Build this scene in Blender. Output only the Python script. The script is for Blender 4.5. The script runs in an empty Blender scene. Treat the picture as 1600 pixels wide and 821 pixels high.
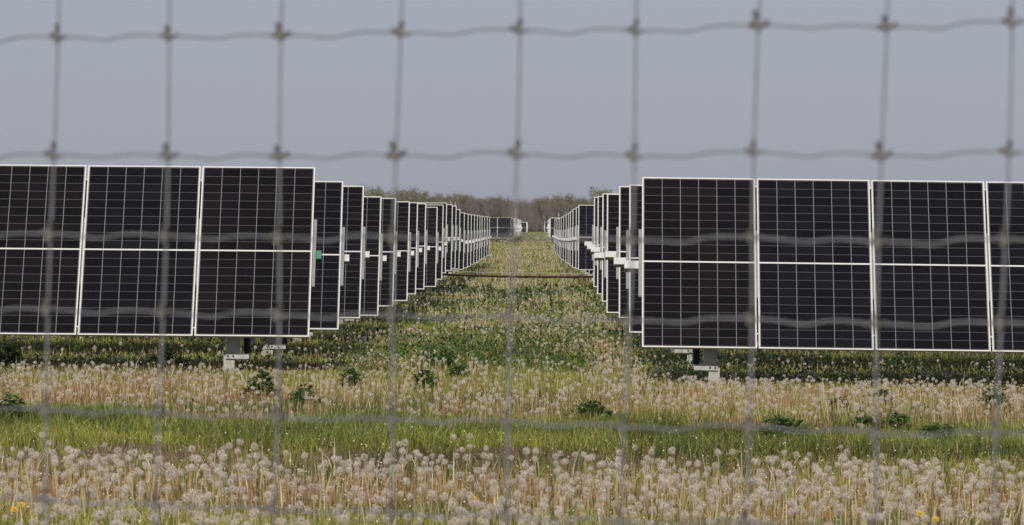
import bpy, math, random
import numpy as np
from mathutils import Vector, Matrix

random.seed(7)
rng = np.random.default_rng(11)
R = math.radians
scene = bpy.context.scene
col = scene.collection

# ------------------------------------------------------------------ camera
F = 6566.0                       # focal length in pixels of a 1600 px wide frame
CAM = Vector((0, 0, 1.74))
YAW, PITCH, ROLL = 45 / F, 56.5 / F, 0.0044
fwd = Vector((-math.sin(YAW) * math.cos(PITCH), math.cos(YAW) * math.cos(PITCH), -math.sin(PITCH)))
r0 = fwd.cross(Vector((0, 0, 1))).normalized()
u0 = r0.cross(fwd)
rgt = r0 * math.cos(ROLL) + u0 * math.sin(ROLL)
up = u0 * math.cos(ROLL) - r0 * math.sin(ROLL)


def at(px, py, D):
    d = fwd + rgt * ((px - 800) / F) + up * ((410.5 - py) / F)
    return CAM + d * (D / d.y)


cam_d = bpy.data.cameras.new('camera')
cam = bpy.data.objects.new('camera', cam_d)
col.objects.link(cam)
cam.matrix_world = Matrix(((rgt.x, up.x, -fwd.x, CAM.x), (rgt.y, up.y, -fwd.y, CAM.y), (rgt.z, up.z, -fwd.z, CAM.z), (0, 0, 0, 1)))
cam_d.sensor_width = 36
cam_d.lens = 36 * F / 1600
cam_d.clip_start = 0.1
cam_d.clip_end = 20000
cam_d.dof.use_dof = True
cam_d.dof.focus_distance = 50
cam_d.dof.aperture_fstop = 13.5
cam_d.dof.aperture_blades = 7
scene.camera = cam

# ------------------------------------------------------------------ light
SUN_EL, SUN_AZ = R(28), R(5)
w = bpy.data.worlds.new("World")
scene.world = w
w.use_nodes = True
nt = w.node_tree
bg = nt.nodes['Background']
sky = nt.nodes.new('ShaderNodeTexSky')
sky.sky_type = 'NISHITA'
sky.sun_disc = False
sky.sun_elevation = SUN_EL
sky.sun_rotation = math.pi + SUN_AZ
sky.dust_density = 0.7
sky.air_density = 1.0
sky.ozone_density = 1.0
hs = nt.nodes.new('ShaderNodeHueSaturation')
hs.inputs['Saturation'].default_value = 0.45
nt.links.new(sky.outputs[0], hs.inputs['Color'])
thin = nt.nodes.new('ShaderNodeMix'); thin.data_type = 'RGBA'
thin.inputs[0].default_value = 0.6
thin.inputs[7].default_value = (4.15, 4.78, 6.85, 1)      # even veil of thin high cloud
nt.links.new(hs.outputs[0], thin.inputs[6])
nt.links.new(thin.outputs[2], bg.inputs[0])
bg.inputs[1].default_value = 0.065
sl = bpy.data.lights.new('sun', 'SUN')
sl.energy = 3.6
sl.angle = R(0.6)
sl.color = (1.0, 0.93, 0.82)
so = bpy.data.objects.new('sun', sl)
col.objects.link(so)
tosun = Vector((-math.sin(SUN_AZ) * math.cos(SUN_EL), -math.cos(SUN_AZ) * math.cos(SUN_EL), math.sin(SUN_EL)))
so.rotation_euler = tosun.to_track_quat('Z', 'Y').to_euler()
so.location = (0, -20, 30)
scene.view_settings.view_transform = 'Standard'
scene.view_settings.look = 'None'
scene.view_settings.exposure = 0
scene.view_settings.gamma = 1
scene.render.engine = 'CYCLES'
scene.cycles.transparent_max_bounces = 24
scene.cycles.max_bounces = 6
scene.cycles.volume_bounces = 0


# ------------------------------------------------------------------ helpers
def tag(o, label=None, cat=None, group=None, kind=None):
    if label: o['label'] = label
    if cat: o['category'] = cat
    if group: o['group'] = group
    if kind: o['kind'] = kind
    return o


def empty(name, loc, label=None, cat=None, group=None):
    o = bpy.data.objects.new(name, None)
    col.objects.link(o)
    o.location = loc
    o.empty_display_size = 0.2
    return tag(o, label, cat, group)


def link(name, me, mats=None, parent=None, loc=None, rot=None):
    o = bpy.data.objects.new(name, me)
    col.objects.link(o)
    if mats is not None and len(me.materials) == 0:
        for m in (mats if isinstance(mats, (list, tuple)) else [mats]):
            me.materials.append(m)
    if parent: o.parent = parent
    if loc is not None: o.location = loc
    if rot is not None: o.rotation_euler = rot
    return o


class MB:
    """collects simple shapes for one mesh"""
    def __init__(s):
        s.v, s.f, s.m = [], [], []

    def add(s, vs, fs, mi=0):
        n = len(s.v)
        s.v += [tuple(p) for p in vs]
        s.f += [tuple(i + n for i in f) for f in fs]
        s.m += [mi] * len(fs)
        return s

    def box(s, c, d, mi=0, rx=0.0, bev=0.0):
        hx, hy, hz = d[0] / 2, d[1] / 2, d[2] / 2
        vs = [(x, y, z) for x in (-hx, hx) for y in (-hy, hy) for z in (-hz, hz)]
        if rx:
            cs, sn = math.cos(rx), math.sin(rx)
            vs = [(x, y * cs - z * sn, y * sn + z * cs) for x, y, z in vs]
        vs = [(x + c[0], y + c[1], z + c[2]) for x, y, z in vs]
        return s.add(vs, [(0, 1, 3, 2), (4, 6, 7, 5), (0, 4, 5, 1), (2, 3, 7, 6), (0, 2, 6, 4), (1, 5, 7, 3)], mi)

    def tube(s, pts, rad, n=8, mi=0, cap=True):
        pts = [Vector(p) for p in pts]
        rads = rad if isinstance(rad, (list, tuple)) else [rad] * len(pts)
        base = len(s.v)
        for i, p in enumerate(pts):
            t = (pts[min(i + 1, len(pts) - 1)] - pts[max(i - 1, 0)]).normalized()
            a = t.cross(Vector((0, 0, 1)) if abs(t.z) < 0.9 else Vector((0, 1, 0))).normalized()
            b = t.cross(a)
            for k in range(n):
                q = 2 * math.pi * (k + .5) / n
                s.v.append(tuple(p + (a * math.cos(q) + b * math.sin(q)) * rads[i]))
        for i in range(len(pts) - 1):
            for k in range(n):
                k2 = (k + 1) % n
                s.f.append((base + i * n + k, base + i * n + k2, base + (i + 1) * n + k2, base + (i + 1) * n + k))
                s.m.append(mi)
        if cap:
            s.f.append(tuple(base + k for k in range(n)))
            s.f.append(tuple(base + (len(pts) - 1) * n + k for k in reversed(range(n))))
            s.m += [mi, mi]
        return s

    def mesh(s, name, smooth=False):
        me = bpy.data.meshes.new(name)
        me.from_pydata(s.v, [], s.f)
        me.polygons.foreach_set('material_index', s.m)
        if smooth: me.polygons.foreach_set('use_smooth', [True] * len(s.f))
        me.update()
        return me


def np_mesh(name, V, L, totals, C=None, mi=None):
    """V n x 3, L flat loop indices, totals per polygon, C n x 3 vertex colours"""
    me = bpy.data.meshes.new(name)
    me.vertices.add(len(V))
    me.vertices.foreach_set('co', np.asarray(V, np.float32).ravel())
    me.loops.add(len(L))
    me.loops.foreach_set('vertex_index', np.asarray(L, np.int32))
    totals = np.asarray(totals, np.int32)
    me.polygons.add(len(totals))
    me.polygons.foreach_set('loop_start', np.concatenate([[0], np.cumsum(totals)[:-1]]).astype(np.int32))
    if mi is not None: me.polygons.foreach_set('material_index', np.asarray(mi, np.int32))
    me.update(calc_edges=True)
    me.validate()
    if C is not None:
        a = me.color_attributes.new('Col', 'FLOAT_COLOR', 'POINT')
        c4 = np.ones((len(V), 4), np.float32)
        c4[:, :3] = C
        a.data.foreach_set('color', c4.ravel())
    return me


def lattice(seed, n=256):
    g = np.random.default_rng(seed).random((n, n))

    def f(x, y, s):
        x = np.asarray(x) / s + 1000.3
        y = np.asarray(y) / s + 1000.7
        xi, yi = np.floor(x).astype(int), np.floor(y).astype(int)
        u, v = x - xi, y - yi
        u, v = u * u * (3 - 2 * u), v * v * (3 - 2 * v)
        a, b = g[xi % n, yi % n], g[(xi + 1) % n, yi % n]
        c, d = g[xi % n, (yi + 1) % n], g[(xi + 1) % n, (yi + 1) % n]
        return (a * (1 - u) + b * u) * (1 - v) + (c * (1 - u) + d * u) * v
    return f


N1, N2, N3 = lattice(1), lattice(2), lattice(3)


def sstep(a, b, x):
    t = np.clip((np.asarray(x, float) - a) / (b - a), 0, 1)
    return t * t * (3 - 2 * t)


GY = [-50, 0, 18, 27, 32, 48, 60, 75, 100, 150, 210, 300, 404, 800, 9000]
GZ = [.25, .25, .20, .03, 0, 0, -.05, -.1, -.15, -.22, -.25, -.08, .1, .1, .1]


def gz(x, y):
    x = np.asarray(x, float)
    y = np.asarray(y, float)
    return np.interp(y, GY, GZ) - 0.006 * np.clip(x, -20, 20) - .10 * sstep(.3, 2.0, x) * sstep(38, 47, y) * (1 - sstep(80, 130, y))


# ------------------------------------------------------------------ materials
def mat(name):
    m = bpy.data.materials.new(name)
    m.use_nodes = True
    n = m.node_tree
    return m, n, n.nodes['Principled BSDF']


def simple(name, c, rough=0.6, metal=0.0, noise=0.15, scale=8.0, spec=0.5):
    m, n, b = mat(name)
    tc = n.nodes.new('ShaderNodeTexCoord')
    no = n.nodes.new('ShaderNodeTexNoise')
    no.inputs['Scale'].default_value = scale
    no.inputs['Detail'].default_value = 5
    n.links.new(tc.outputs['Object'], no.inputs['Vector'])
    mp = n.nodes.new('ShaderNodeMapRange')
    mp.inputs['From Min'].default_value = 0.3
    mp.inputs['From Max'].default_value = 0.7
    mp.inputs['To Min'].default_value = 1 - noise
    mp.inputs['To Max'].default_value = 1 + noise
    n.links.new(no.outputs[0], mp.inputs[0])
    mu = n.nodes.new('ShaderNodeMix')
    mu.data_type = 'RGBA'
    mu.blend_type = 'MULTIPLY'
    mu.inputs[0].default_value = 1
    mu.inputs[6].default_value = (*c, 1)
    n.links.new(mp.outputs[0], mu.inputs[7])
    n.links.new(mu.outputs[2], b.inputs['Base Color'])
    b.inputs['Roughness'].default_value = rough
    b.inputs['Metallic'].default_value = metal
    b.inputs['Specular IOR Level'].default_value = spec
    return m


M_frame = simple('anodised_frame', (.60, .595, .57), .45, 0, .04)
M_galv = simple('galvanised_steel', (.36, .36, .355), .45, .35, .18, 30)
M_tube = simple('galvanised_tube', (.52, .52, .51), .4, .1, .10, 12)
M_rail = simple('mounting_rail_metal', (.21, .215, .215), .5, .2, .15, 20)
M_post = simple('weathered_post_metal', (.36, .345, .32), .6, .1, .25, 14)
M_dark = simple('dark_damper_rubber', (.02, .02, .022), .5, 0, .1)
M_green = simple('green_cap_plastic', (.035, .17, .10), .5, 0, .1)
M_wire = simple('zinc_fence_wire', (.20, .205, .225), .5, .2, .2, 60)
M_knot = simple('zinc_fence_knot', (.20, .19, .18), .5, .25, .4, 120)
M_pole = simple('pole_metal', (.40, .38, .37), .6, 0, .1)
M_red = simple('red_cable_jacket', (.12, .03, .025), .5, 0, .1)
M_black = simple('black_cable_jacket', (.018, .018, .02), .5, 0, .1)
M_grey = simple('steel_strand', (.45, .44, .42), .5, .2, .1)


def cell_material(name, far=False):
    m, n, b = mat(name)
    L = n.links

    def math_(op, a, bb=None, c=None):
        k = n.nodes.new('ShaderNodeMath')
        k.operation = op
        for i, v in enumerate((a, bb, c)):
            if v is None: continue
            if isinstance(v, (int, float)): k.inputs[i].default_value = v
            else: L.new(v, k.inputs[i])
        return k.outputs[0]
    tc = n.nodes.new('ShaderNodeTexCoord')
    sp = n.nodes.new('ShaderNodeSeparateXYZ')
    L.new(tc.outputs['Object'], sp.inputs[0])
    x, y = sp.outputs[0], sp.outputs[1]
    dx = math_('PINGPONG', x, 0.105)
    lx = math_('LESS_THAN', dx, 0.0036)
    ay = math_('SUBTRACT', math_('ABSOLUTE', y), 0.009)
    dy = math_('PINGPONG', ay, 0.0525)
    ly = math_('LESS_THAN', dy, 0.0024)
    mid = math_('LESS_THAN', ay, 0.0)
    # fine busbars inside a cell
    oi = n.nodes.new('ShaderNodeObjectInfo')
    cr = n.nodes.new('ShaderNodeValToRGB')
    cr.color_ramp.elements[0].color = (.0085, .006, .007, 1)
    cr.color_ramp.elements[1].color = (.0068, .0066, .0095, 1)
    L.new(oi.outputs['Random'], cr.inputs[0])
    # cell to cell variation
    vx = math_('FLOOR', math_('DIVIDE', x, .21))
    vy = math_('FLOOR', math_('DIVIDE', ay, .105))
    cb = n.nodes.new('ShaderNodeCombineXYZ')
    L.new(vx, cb.inputs[0]); L.new(vy, cb.inputs[1]); L.new(oi.outputs['Random'], cb.inputs[2])
    wn = n.nodes.new('ShaderNodeTexWhiteNoise')
    L.new(cb.outputs[0], wn.inputs[0])
    var = math_('MULTIPLY_ADD', wn.outputs[0], .6, .7)
    base = n.nodes.new('ShaderNodeMix'); base.data_type = 'RGBA'; base.blend_type = 'MULTIPLY'
    base.inputs[0].default_value = 1
    L.new(cr.outputs[0], base.inputs[6]); L.new(var, base.inputs[7])
    prev = base.outputs[2]
    for fac, c in ((ly, (.095, .095, .11)), (lx, (.20, .195, .20)), (mid, (.62, .61, .60))):
        mx = n.nodes.new('ShaderNodeMix'); mx.data_type = 'RGBA'
        L.new(fac, mx.inputs[0]); L.new(prev, mx.inputs[6])
        mx.inputs[7].default_value = (*c, 1)
        prev = mx.outputs[2]
    L.new(prev, b.inputs['Base Color'])
    no = n.nodes.new('ShaderNodeTexNoise')
    no.inputs['Scale'].default_value = 2.5
    L.new(tc.outputs['Object'], no.inputs['Vector'])
    L.new(math_('MULTIPLY_ADD', no.outputs[0], .10, .04), b.inputs['Roughness'])
    b.inputs['Specular IOR Level'].default_value = 0.15
    return m


M_cell = cell_material('solar_cells')


def veg_material(name, trans=0.35, rough=0.6, alpha=1.0, gain=1.0):
    m, n, b = mat(name)
    L = n.links
    at_ = n.nodes.new('ShaderNodeAttribute')
    at_.attribute_name = 'Col'
    out = n.nodes['Material Output']
    L.new(at_.outputs['Color'], b.inputs['Base Color'])
    b.inputs['Roughness'].default_value = rough
    b.inputs['Specular IOR Level'].default_value = 0.25
    tr = n.nodes.new('ShaderNodeBsdfTranslucent')
    L.new(at_.outputs['Color'], tr.inputs[0])
    mx = n.nodes.new('ShaderNodeMixShader')
    mx.inputs[0].default_value = trans
    L.new(b.outputs[0], mx.inputs[1]); L.new(tr.outputs[0], mx.inputs[2])
    last = mx.outputs[0]
    if alpha < 1:
        tp = n.nodes.new('ShaderNodeBsdfTransparent')
        m2 = n.nodes.new('ShaderNodeMixShader')
        m2.inputs[0].default_value = alpha
        L.new(tp.outputs[0], m2.inputs[1]); L.new(last, m2.inputs[2])
        last = m2.outputs[0]
    L.new(last, out.inputs['Surface'])
    return m


M_grass = veg_material('grass_blades')
M_stalk = veg_material('dandelion_stalks', .15)
M_fluff = veg_material('dandelion_fluff', .35, .8, .47)
M_leafm = veg_material('weed_leaves', .25, .45)
M_tree = veg_material('tree_bark_and_buds', .1, .8)

# ------------------------------------------------------------------ ground
gy = np.concatenate([np.arange(-30, 15, 3.), np.arange(15, 60, .4), np.arange(60, 250, 2.5), np.arange(250, 450, 12), [500, 600, 800, 1100, 1500, 2500, 5000, 9000]])
gx = np.concatenate([[-4000, -1500, -500, -200, -100, -50], np.arange(-24, 24.1, .6), [50, 100, 200, 500, 1500, 4000]])
X, Y = np.meshgrid(gx, gy)
Z = gz(X, Y) + np.where((np.abs(X) < 24) & (Y > 10) & (Y < 250), (N1(X, Y, .9) - .5) * .05, 0)
V = np.stack([X, Y, Z], -1).reshape(-1, 3)
ny, nx = X.shape
i = (np.arange(ny - 1)[:, None] * nx + np.arange(nx - 1)[None]).ravel()
Lp = np.stack([i, i + 1, i + nx + 1, i + nx], -1).ravel()
gm, n, b = mat('meadow_soil')
L = n.links
tc = n.nodes.new('ShaderNodeNewGeometry')
n1 = n.nodes.new('ShaderNodeTexNoise'); n1.inputs['Scale'].default_value = .35; n1.inputs['Detail'].default_value = 8
n2 = n.nodes.new('ShaderNodeTexNoise'); n2.inputs['Scale'].default_value = 9; n2.inputs['Detail'].default_value = 6
L.new(tc.outputs['Position'], n1.inputs['Vector']); L.new(tc.outputs['Position'], n2.inputs['Vector'])
c1 = n.nodes.new('ShaderNodeValToRGB')
e = c1.color_ramp.elements
e[0].position = .38; e[0].color = (.09, .105, .035, 1)
e[1].position = .58; e[1].color = (.26, .19, .115, 1)
c2 = n.nodes.new('ShaderNodeValToRGB')
e = c2.color_ramp.elements
e[0].position = .35; e[0].color = (.45, .45, .45, 1)
e[1].position = .7; e[1].color = (1.3, 1.25, 1.15, 1)
L.new(n1.outputs[0], c1.inputs[0]); L.new(n2.outputs[0], c2.inputs[0])
mx = n.nodes.new('ShaderNodeMix'); mx.data_type = 'RGBA'; mx.blend_type = 'MULTIPLY'; mx.inputs[0].default_value = 1
L.new(c1.outputs[0], mx.inputs[6]); L.new(c2.outputs[0], mx.inputs[7])
L.new(mx.outputs[2], b.inputs['Base Color'])
b.inputs['Roughness'].default_value = .95
b.inputs['Specular IOR Level'].default_value = .1
bp = n.nodes.new('ShaderNodeBump'); bp.inputs['Distance'].default_value = .05
L.new(n2.outputs[0], bp.inputs['Height']); L.new(bp.outputs[0], b.inputs['Normal'])
ground = link('ground', np_mesh('ground', V, Lp, np.full(len(Lp) // 4, 4)), gm)
ground['kind'] = 'structure'

# bare soil strip between the near dandelions and the grass
sx = np.arange(-9, 9.01, .15)
rows_ = []
for k, t in enumerate(np.linspace(0, 1, 7)):
    y0 = 28.6 + (N1(sx, sx * 0, 1.1) - .5) * .9 + (N2(sx, sx * 0, .35) - .5) * .35
    y1 = 32.6 + (N3(sx, sx * 0, 1.3) - .5) * 1.0 + (N1(sx, sx * 0 + 9, .3) - .5) * .35
    yy = y0 + (y1 - y0) * t
    zz = gz(sx, yy) + (N1(sx, yy, .9) - .5) * .05 + .012
    if 0 < k < 6: zz = zz + .03 + (N2(sx, yy, .2) - .5) * .05
    rows_.append(np.stack([sx, yy, zz], -1))
V = np.concatenate(rows_)
nx = len(sx)
i = (np.arange(6)[:, None] * nx + np.arange(nx - 1)[None]).ravel()
Lp = np.stack([i, i + 1, i + nx + 1, i + nx], -1).ravel()
M_soil = simple('bare_soil', (.20, .125, .085), .95, 0, .55, 14, .1)
tag(link('bare_soil_strip', np_mesh('bare_soil_strip', V, Lp, np.full(len(Lp) // 4, 4)), M_soil), kind='structure')

# ------------------------------------------------------------------ solar trackers
TILT = R(63)
CT, ST = math.cos(TILT), math.sin(TILT)
MW, MH, MP = 1.303, 2.172, 1.323
CH = 1.46
glass_me = MB().box((0, 0, 0), (MW - .03, MH - .03, .006)).mesh('module_glass')
fr = MB()
for sx_ in (-1, 1): fr.box((sx_ * (MW / 2 - .008), 0, -.0125), (.016, MH, .035))
for sy_ in (-1, 1): fr.box((0, sy_ * (MH / 2 - .008), -.0125), (MW - .0324, .016, .0346))
frame_me = fr.mesh('module_frame')
back_me = MB().box((0, 0, -.008), (MW - .042, MH - .042, .004)).mesh('module_back')
rail_me = MB().box((0, 0, -.062), (.05, .86, .045)).box((0, 0, -.0375), (.014, .84, .010)).mesh('mounting_rail')
M_back = simple('white_backsheet', (.6, .6, .6), .6, 0, .03)

# post with its bracket, base at z=0 of the tracker
post_me = MB()
post_me.box((-.01, -.045, -.06), (.125, .008, .70)).box((-.01, .065, -.06), (.125, .008, .70)).box((-.01, .01, -.06), (.008, .102, .698))
post_me = post_me.mesh('post')
sad_me = MB()
sad_me.box((.035, .0, .665), (.15, .13, .75)).box((.02, .03, 1.12), (.11, .10, .22)).box((.02, .11, 1.28), (.06, .10, .14))
sad_me = sad_me.mesh('saddle_bracket')
plate_me = MB().box((.085, -.075, .255), (.27, .012, .062)).box((.085, -.045, .229), (.27, .06, .009)).mesh('cross_plate')
bolt_me = MB().tube([(-.02, -.081, .255), (-.02, -.095, .255)], .012, 6).tube([(.04, -.081, .255), (.04, -.095, .255)], .012, 6).mesh('bolt_pair')
damp_me = MB().tube([(.20, -.02, .29), (.19, .04, .7), (.16, .12, 1.02)], .042, 10).tube([(.16, .12, 1.02), (.13, .19, 1.28)], .018, 8).mesh('damper', True)


def make_tracker(sgn, nmod, prot, cap=M_tube, label=None):
    t = empty('solar_tracker', (0, 0, 0))
    Lr = nmod * MP
    for k in range(nmod):
        cx = sgn * (MW / 2 + k * MP)
        g = link('solar_module', glass_me, M_cell, t, (cx, 0, CH), (TILT, 0, 0))
        link('frame', frame_me, M_frame, g)
        link('backsheet', back_me, M_back, g)
    for k in range(nmod + 1):
        cx = sgn * (k * MP - (MP - MW) / 2)
        if k == 0: cx = -sgn * .014
        link('mounting_rail', rail_me, M_rail, t, (cx, 0, CH), (TILT, 0, 0))
    off = .135
    ty, tz = off * ST, CH - off * CT
    a, bb = -sgn * prot, sgn * (Lr + .2)
    tm = MB().box(((a + bb) / 2, ty, tz), (abs(bb - a), .098, .098), rx=TILT + math.pi / 2).mesh('torque_tube')
    tb = link('torque_tube', tm, M_tube, t)
    cm = MB().box((a - sgn * .004, ty, tz), (.012, .106, .106), rx=TILT + math.pi / 2)
    if cap is M_green:
        cm = MB().box((a - sgn * -.045, ty, tz), (.10, .106, .104), rx=TILT + math.pi / 2)
    link('end_cap', cm.mesh('end_cap'), cap, tb)
    px_ = .93 if sgn < 0 else .83
    while px_ < Lr:
        p = link('post', post_me, M_post, t, (sgn * px_, .0, 0))
        p.scale = (-sgn, 1, 1)          # the damper side faces the aisle
        link('saddle_bracket', sad_me, M_galv, p)
        link('cross_plate', plate_me, M_galv, p)
        link('bolt_pair', bolt_me, M_dark, p)
        link('damper', damp_me, M_dark, p)
        px_ += 5.3
    return t


def copy_tree(o, parent=None):
    c = o.copy()
    col.objects.link(c)
    if parent: c.parent = parent
    for ch in o.children: copy_tree(ch, c)
    return c


ORD = 'first second third fourth fifth sixth seventh eighth ninth tenth eleventh twelfth thirteenth fourteenth fifteenth sixteenth seventeenth eighteenth nineteenth twentieth twenty-first twenty-second twenty-third twenty-fourth twenty-fifth'.split()
# (depth, end px, centre y px)
LEFT = [(48.1, 487, 393), (55, 532, 398.5), (61.6, 565, 393.5), (68.4, 593, 400), (75.2, 616, 394), (82, 638, 392.5), (88.8, 651, 388), (95, 664, 385),
        (102.2, 682, 386), (109, 691.5, 378.5), (115.8, 697, 372), (122.8, 706, 371.5), (129.6, 712, 371), (136.5, 718, 374), (143, 725, 377), (150, 731, 376.5),
        (157, 736, 376), (164, 741, 374.5), (171, 745.5, 374), (178, 749.6, 373), (186, 753, 372), (193, 757, 371.5), (201, 761, 370.5), (209, 764.5, 369.5)]
RIGHT = [(48.1, 1001.5, 408.5), (55.2, 981.6, 403.5), (61.9, 965.8, 393.5), (68.5, 946.8, 395.5), (75.4, 939.8, 386.6), (82.9, 932.5, 383), (90.5, 927, 378),
         (125.5, 903, 371), (132.3, 899, 372), (139, 894, 372.5), (148, 890, 373), (158.5, 887, 372.8), (168, 883.5, 373), (180, 879.6, 372.8), (192, 876, 372.4), (204, 873.5, 371.8),
         (218, 871, 370.7), (231, 868.5, 369.5), (245, 866, 368.3)]
protos = {}


def tracker(sgn, nmod, prot, cap=M_tube):
    key = (sgn, nmod, round(prot, 2), cap.name)
    if key in protos: return copy_tree(protos[key])
    protos[key] = make_tracker(sgn, nmod, prot, cap)
    return protos[key]


def place_row(t, D, px, py, sgn, slope):
    p = at(px, py, D)
    t.location = (p.x, p.y, p.z - CH)
    t.rotation_euler = (0, slope, 0)


for side, table in ((-1, LEFT), (1, RIGHT)):
    for k, (D, px, py) in enumerate(table):
        nm = 9 if k < 4 else 7 if k < 10 else 5
        if side < 0: t = tracker(-1, nm, .095, M_green if k == 0 else M_tube)
        else: t = tracker(1, nm, .19 if k < 8 else .12)
        place_row(t, D, px, py, side, .0045 if side < 0 else .0085)
        sd = 'left' if side < 0 else 'right'
        if k == 0 and side < 0: lab = 'nearest solar panel row left of the grassy aisle, green cap on its tube end'
        elif k == 0: lab = 'nearest solar panel row right of the grassy aisle, pale tube stub beside its corner'
        elif side > 0 and k == 7: lab = 'solar panel row right of the aisle just behind the gap where the slung cables end'
        elif side > 0 and k > 7: lab = f'{ORD[k - 8]} solar panel row behind the gap row right of the aisle'
        else: lab = f'{ORD[k]} dark solar panel row from the front, {sd} of the grassy aisle'
        tag(t, lab, 'solar tracker', 'solar tracker rows along the ' + sd + ' of the aisle')

# far block
t = tracker(-1, 5, .095)
place_row(t, 404, 798.5, 356, -1, .0)
tag(t, 'far solar panel row facing us past the left rows, two whole modules showing', 'solar tracker', 'distant solar tracker rows')


def far_mesh(sgn, nmod):
    mb = MB()
    n_ = Vector((0, -ST, CT)); v_ = Vector((0, CT, ST)); u_ = Vector((1, 0, 0))

    def plate(cx, cy, wd, ht, z0, th, mi):
        c = Vector((cx, 0, CH)) + v_ * cy + n_ * z0
        vs = [c + u_ * (a * wd / 2) + v_ * (b_ * ht / 2) + n_ * (d * th / 2) for a in (-1, 1) for b_ in (-1, 1) for d in (-1, 1)]
        mb.add(vs, [(0, 1, 3, 2), (4, 6, 7, 5), (0, 4, 5, 1), (2, 3, 7, 6), (0, 2, 6, 4), (1, 5, 7, 3)], mi)
    for k in range(nmod):
        cx = sgn * (MW / 2 + k * MP)
        for b_ in (-1, 1):
            plate(cx, b_ * (MH / 4), MW - .05, MH / 2 - .035, 0, .01, 0)
        plate(cx, 0, MW, .024, .002, .02, 1)
        for a in (-1, 1): plate(cx + a * (MW / 2 - .012), 0, .025, MH, 0, .035, 1)
        for b_ in (-1, 1): plate(cx, b_ * (MH / 2 - .012), MW - .05, .025, 0, .034, 1)
    plate(-sgn * .014, 0, .06, .86, -.05, .045, 2)
    Lr = nmod * MP
    mb.box((sgn * (Lr / 2 - .05), .12, CH - .06), (Lr + .25, .1, .1), 2, rx=TILT)
    mb.box((sgn * .93, .03, .6), (.12, .1, 1.6), 2)
    return mb.mesh('solar_tracker')


M_fcell = simple('distant_cells', (.012, .012, .018), .2, 0, .1, 1, .3)
fm = {-1: far_mesh(-1, 4), 1: far_mesh(1, 4)}
for me in fm.values():
    for m in (M_fcell, M_frame, M_tube): me.materials.append(m)


def xr(px, D):  # world x of a pixel column at depth D
    return at(px, 354, D).x


for sgn, nrow, x_m in ((-1, 22, -2.64), (1, 22, 1.12)):
    for k in range(nrow):
        D = (411 if sgn < 0 else 404) + 6.9 * k
        o = link('solar_tracker', fm[sgn])
        xx = x_m - (.2 if sgn > 0 else 0) + random.uniform(-.05, .05)
        o.location = (xx, D, float(gz(0, D)) + random.uniform(-.05, .08))
        sd = 'left' if sgn < 0 else 'right'
        tag(o, f'tiny pale solar panel row in the far block {sd} of the aisle', 'solar tracker', f'far block rows {sd} of the aisle')
for sgn in (-1, 1):
    for k in range(9):
        D = 800 + 7 * k
        o = link('solar_tracker', fm[sgn])
        o.location = (-2.75 if sgn < 0 else .75, D, float(gz(0, D)) + random.uniform(-.05, .08))
        sd = 'left' if sgn < 0 else 'right'
        tag(o, f'tiny pale solar panel row in the farthest block {sd} of the aisle', 'solar tracker', f'farthest block rows {sd} of the aisle')

# ------------------------------------------------------------------ slung cables
cb = empty('cable_run', (0, 124, float(gz(0, 124))), 'red, black and grey cables slung low across the grassy aisle between two rows', 'cable')
PL = at(688, 425, 122.9); PR = at(922, 429.5, 125.5)
PL.x = at(706, 400, 122.8).x - .93; PR.x = at(903, 400, 125.5).x + .93


def cable(name, m, rad, dz, sag, dy=0.0):
    pts = []
    for q in range(25):
        t_ = q / 24
        p = PL.lerp(PR, t_)
        p.z += dz - sag * 4 * t_ * (1 - t_) + .004 * math.sin(q * 2.1 + dz * 50)
        p.y += dy
        p -= Vector(cb.location)
        pts.append(p)
    link(name, MB().tube(pts, rad, 8).mesh(name, True), m, cb)


cable('messenger_wire', M_grey, .010, .02, .01)
cable('cable', M_red, .011, -.035, .045, -.03)
cable('cable', M_black, .021, -.03, .075)
cable('cable', M_black, .016, -.065, .055, .03)
cable('cable', M_grey, .012, -.02, .10, .02)
hg = MB()
for q in range(2, 23, 3):
    t_ = q / 24
    p = PL.lerp(PR, t_) - Vector(cb.location)
    hg.tube([p + Vector((0, 0, .02 - .01 * 4 * t_ * (1 - t_))), p + Vector((0, 0, -.05 - .07 * 4 * t_ * (1 - t_)))], .006, 6)
link('hanger_hook', hg.mesh('hanger_hook'), M_grey, cb)

# ------------------------------------------------------------------ masts
for px, py, D, lab in ((806, 325, 620, 'thin pale pole rising from the far rows before the dip in the trees'),
                       (873, 332, 420, 'short thin pole behind the rows right of the aisle'),
                       (704.5, 314, 330, 'thin reddish pole just above the left rows, nearer the fence wire'),
                       (711.5, 316, 330, 'shorter reddish pole beside its twin above the left rows')):
    p = at(px, py, D)
    g = float(gz(p.x, D))
    t = empty('mast', (p.x, D, g), lab, 'pole')
    link('pole', MB().tube([(0, 0, -.1), (0, 0, p.z - g)], [.06, .03], 8).mesh('pole'), M_pole, t)
    link('tip', MB().tube([(-.12, 0, p.z - g - .3), (.12, 0, p.z - g - .3)], .02, 6).mesh('tip'), M_pole, t)

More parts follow.
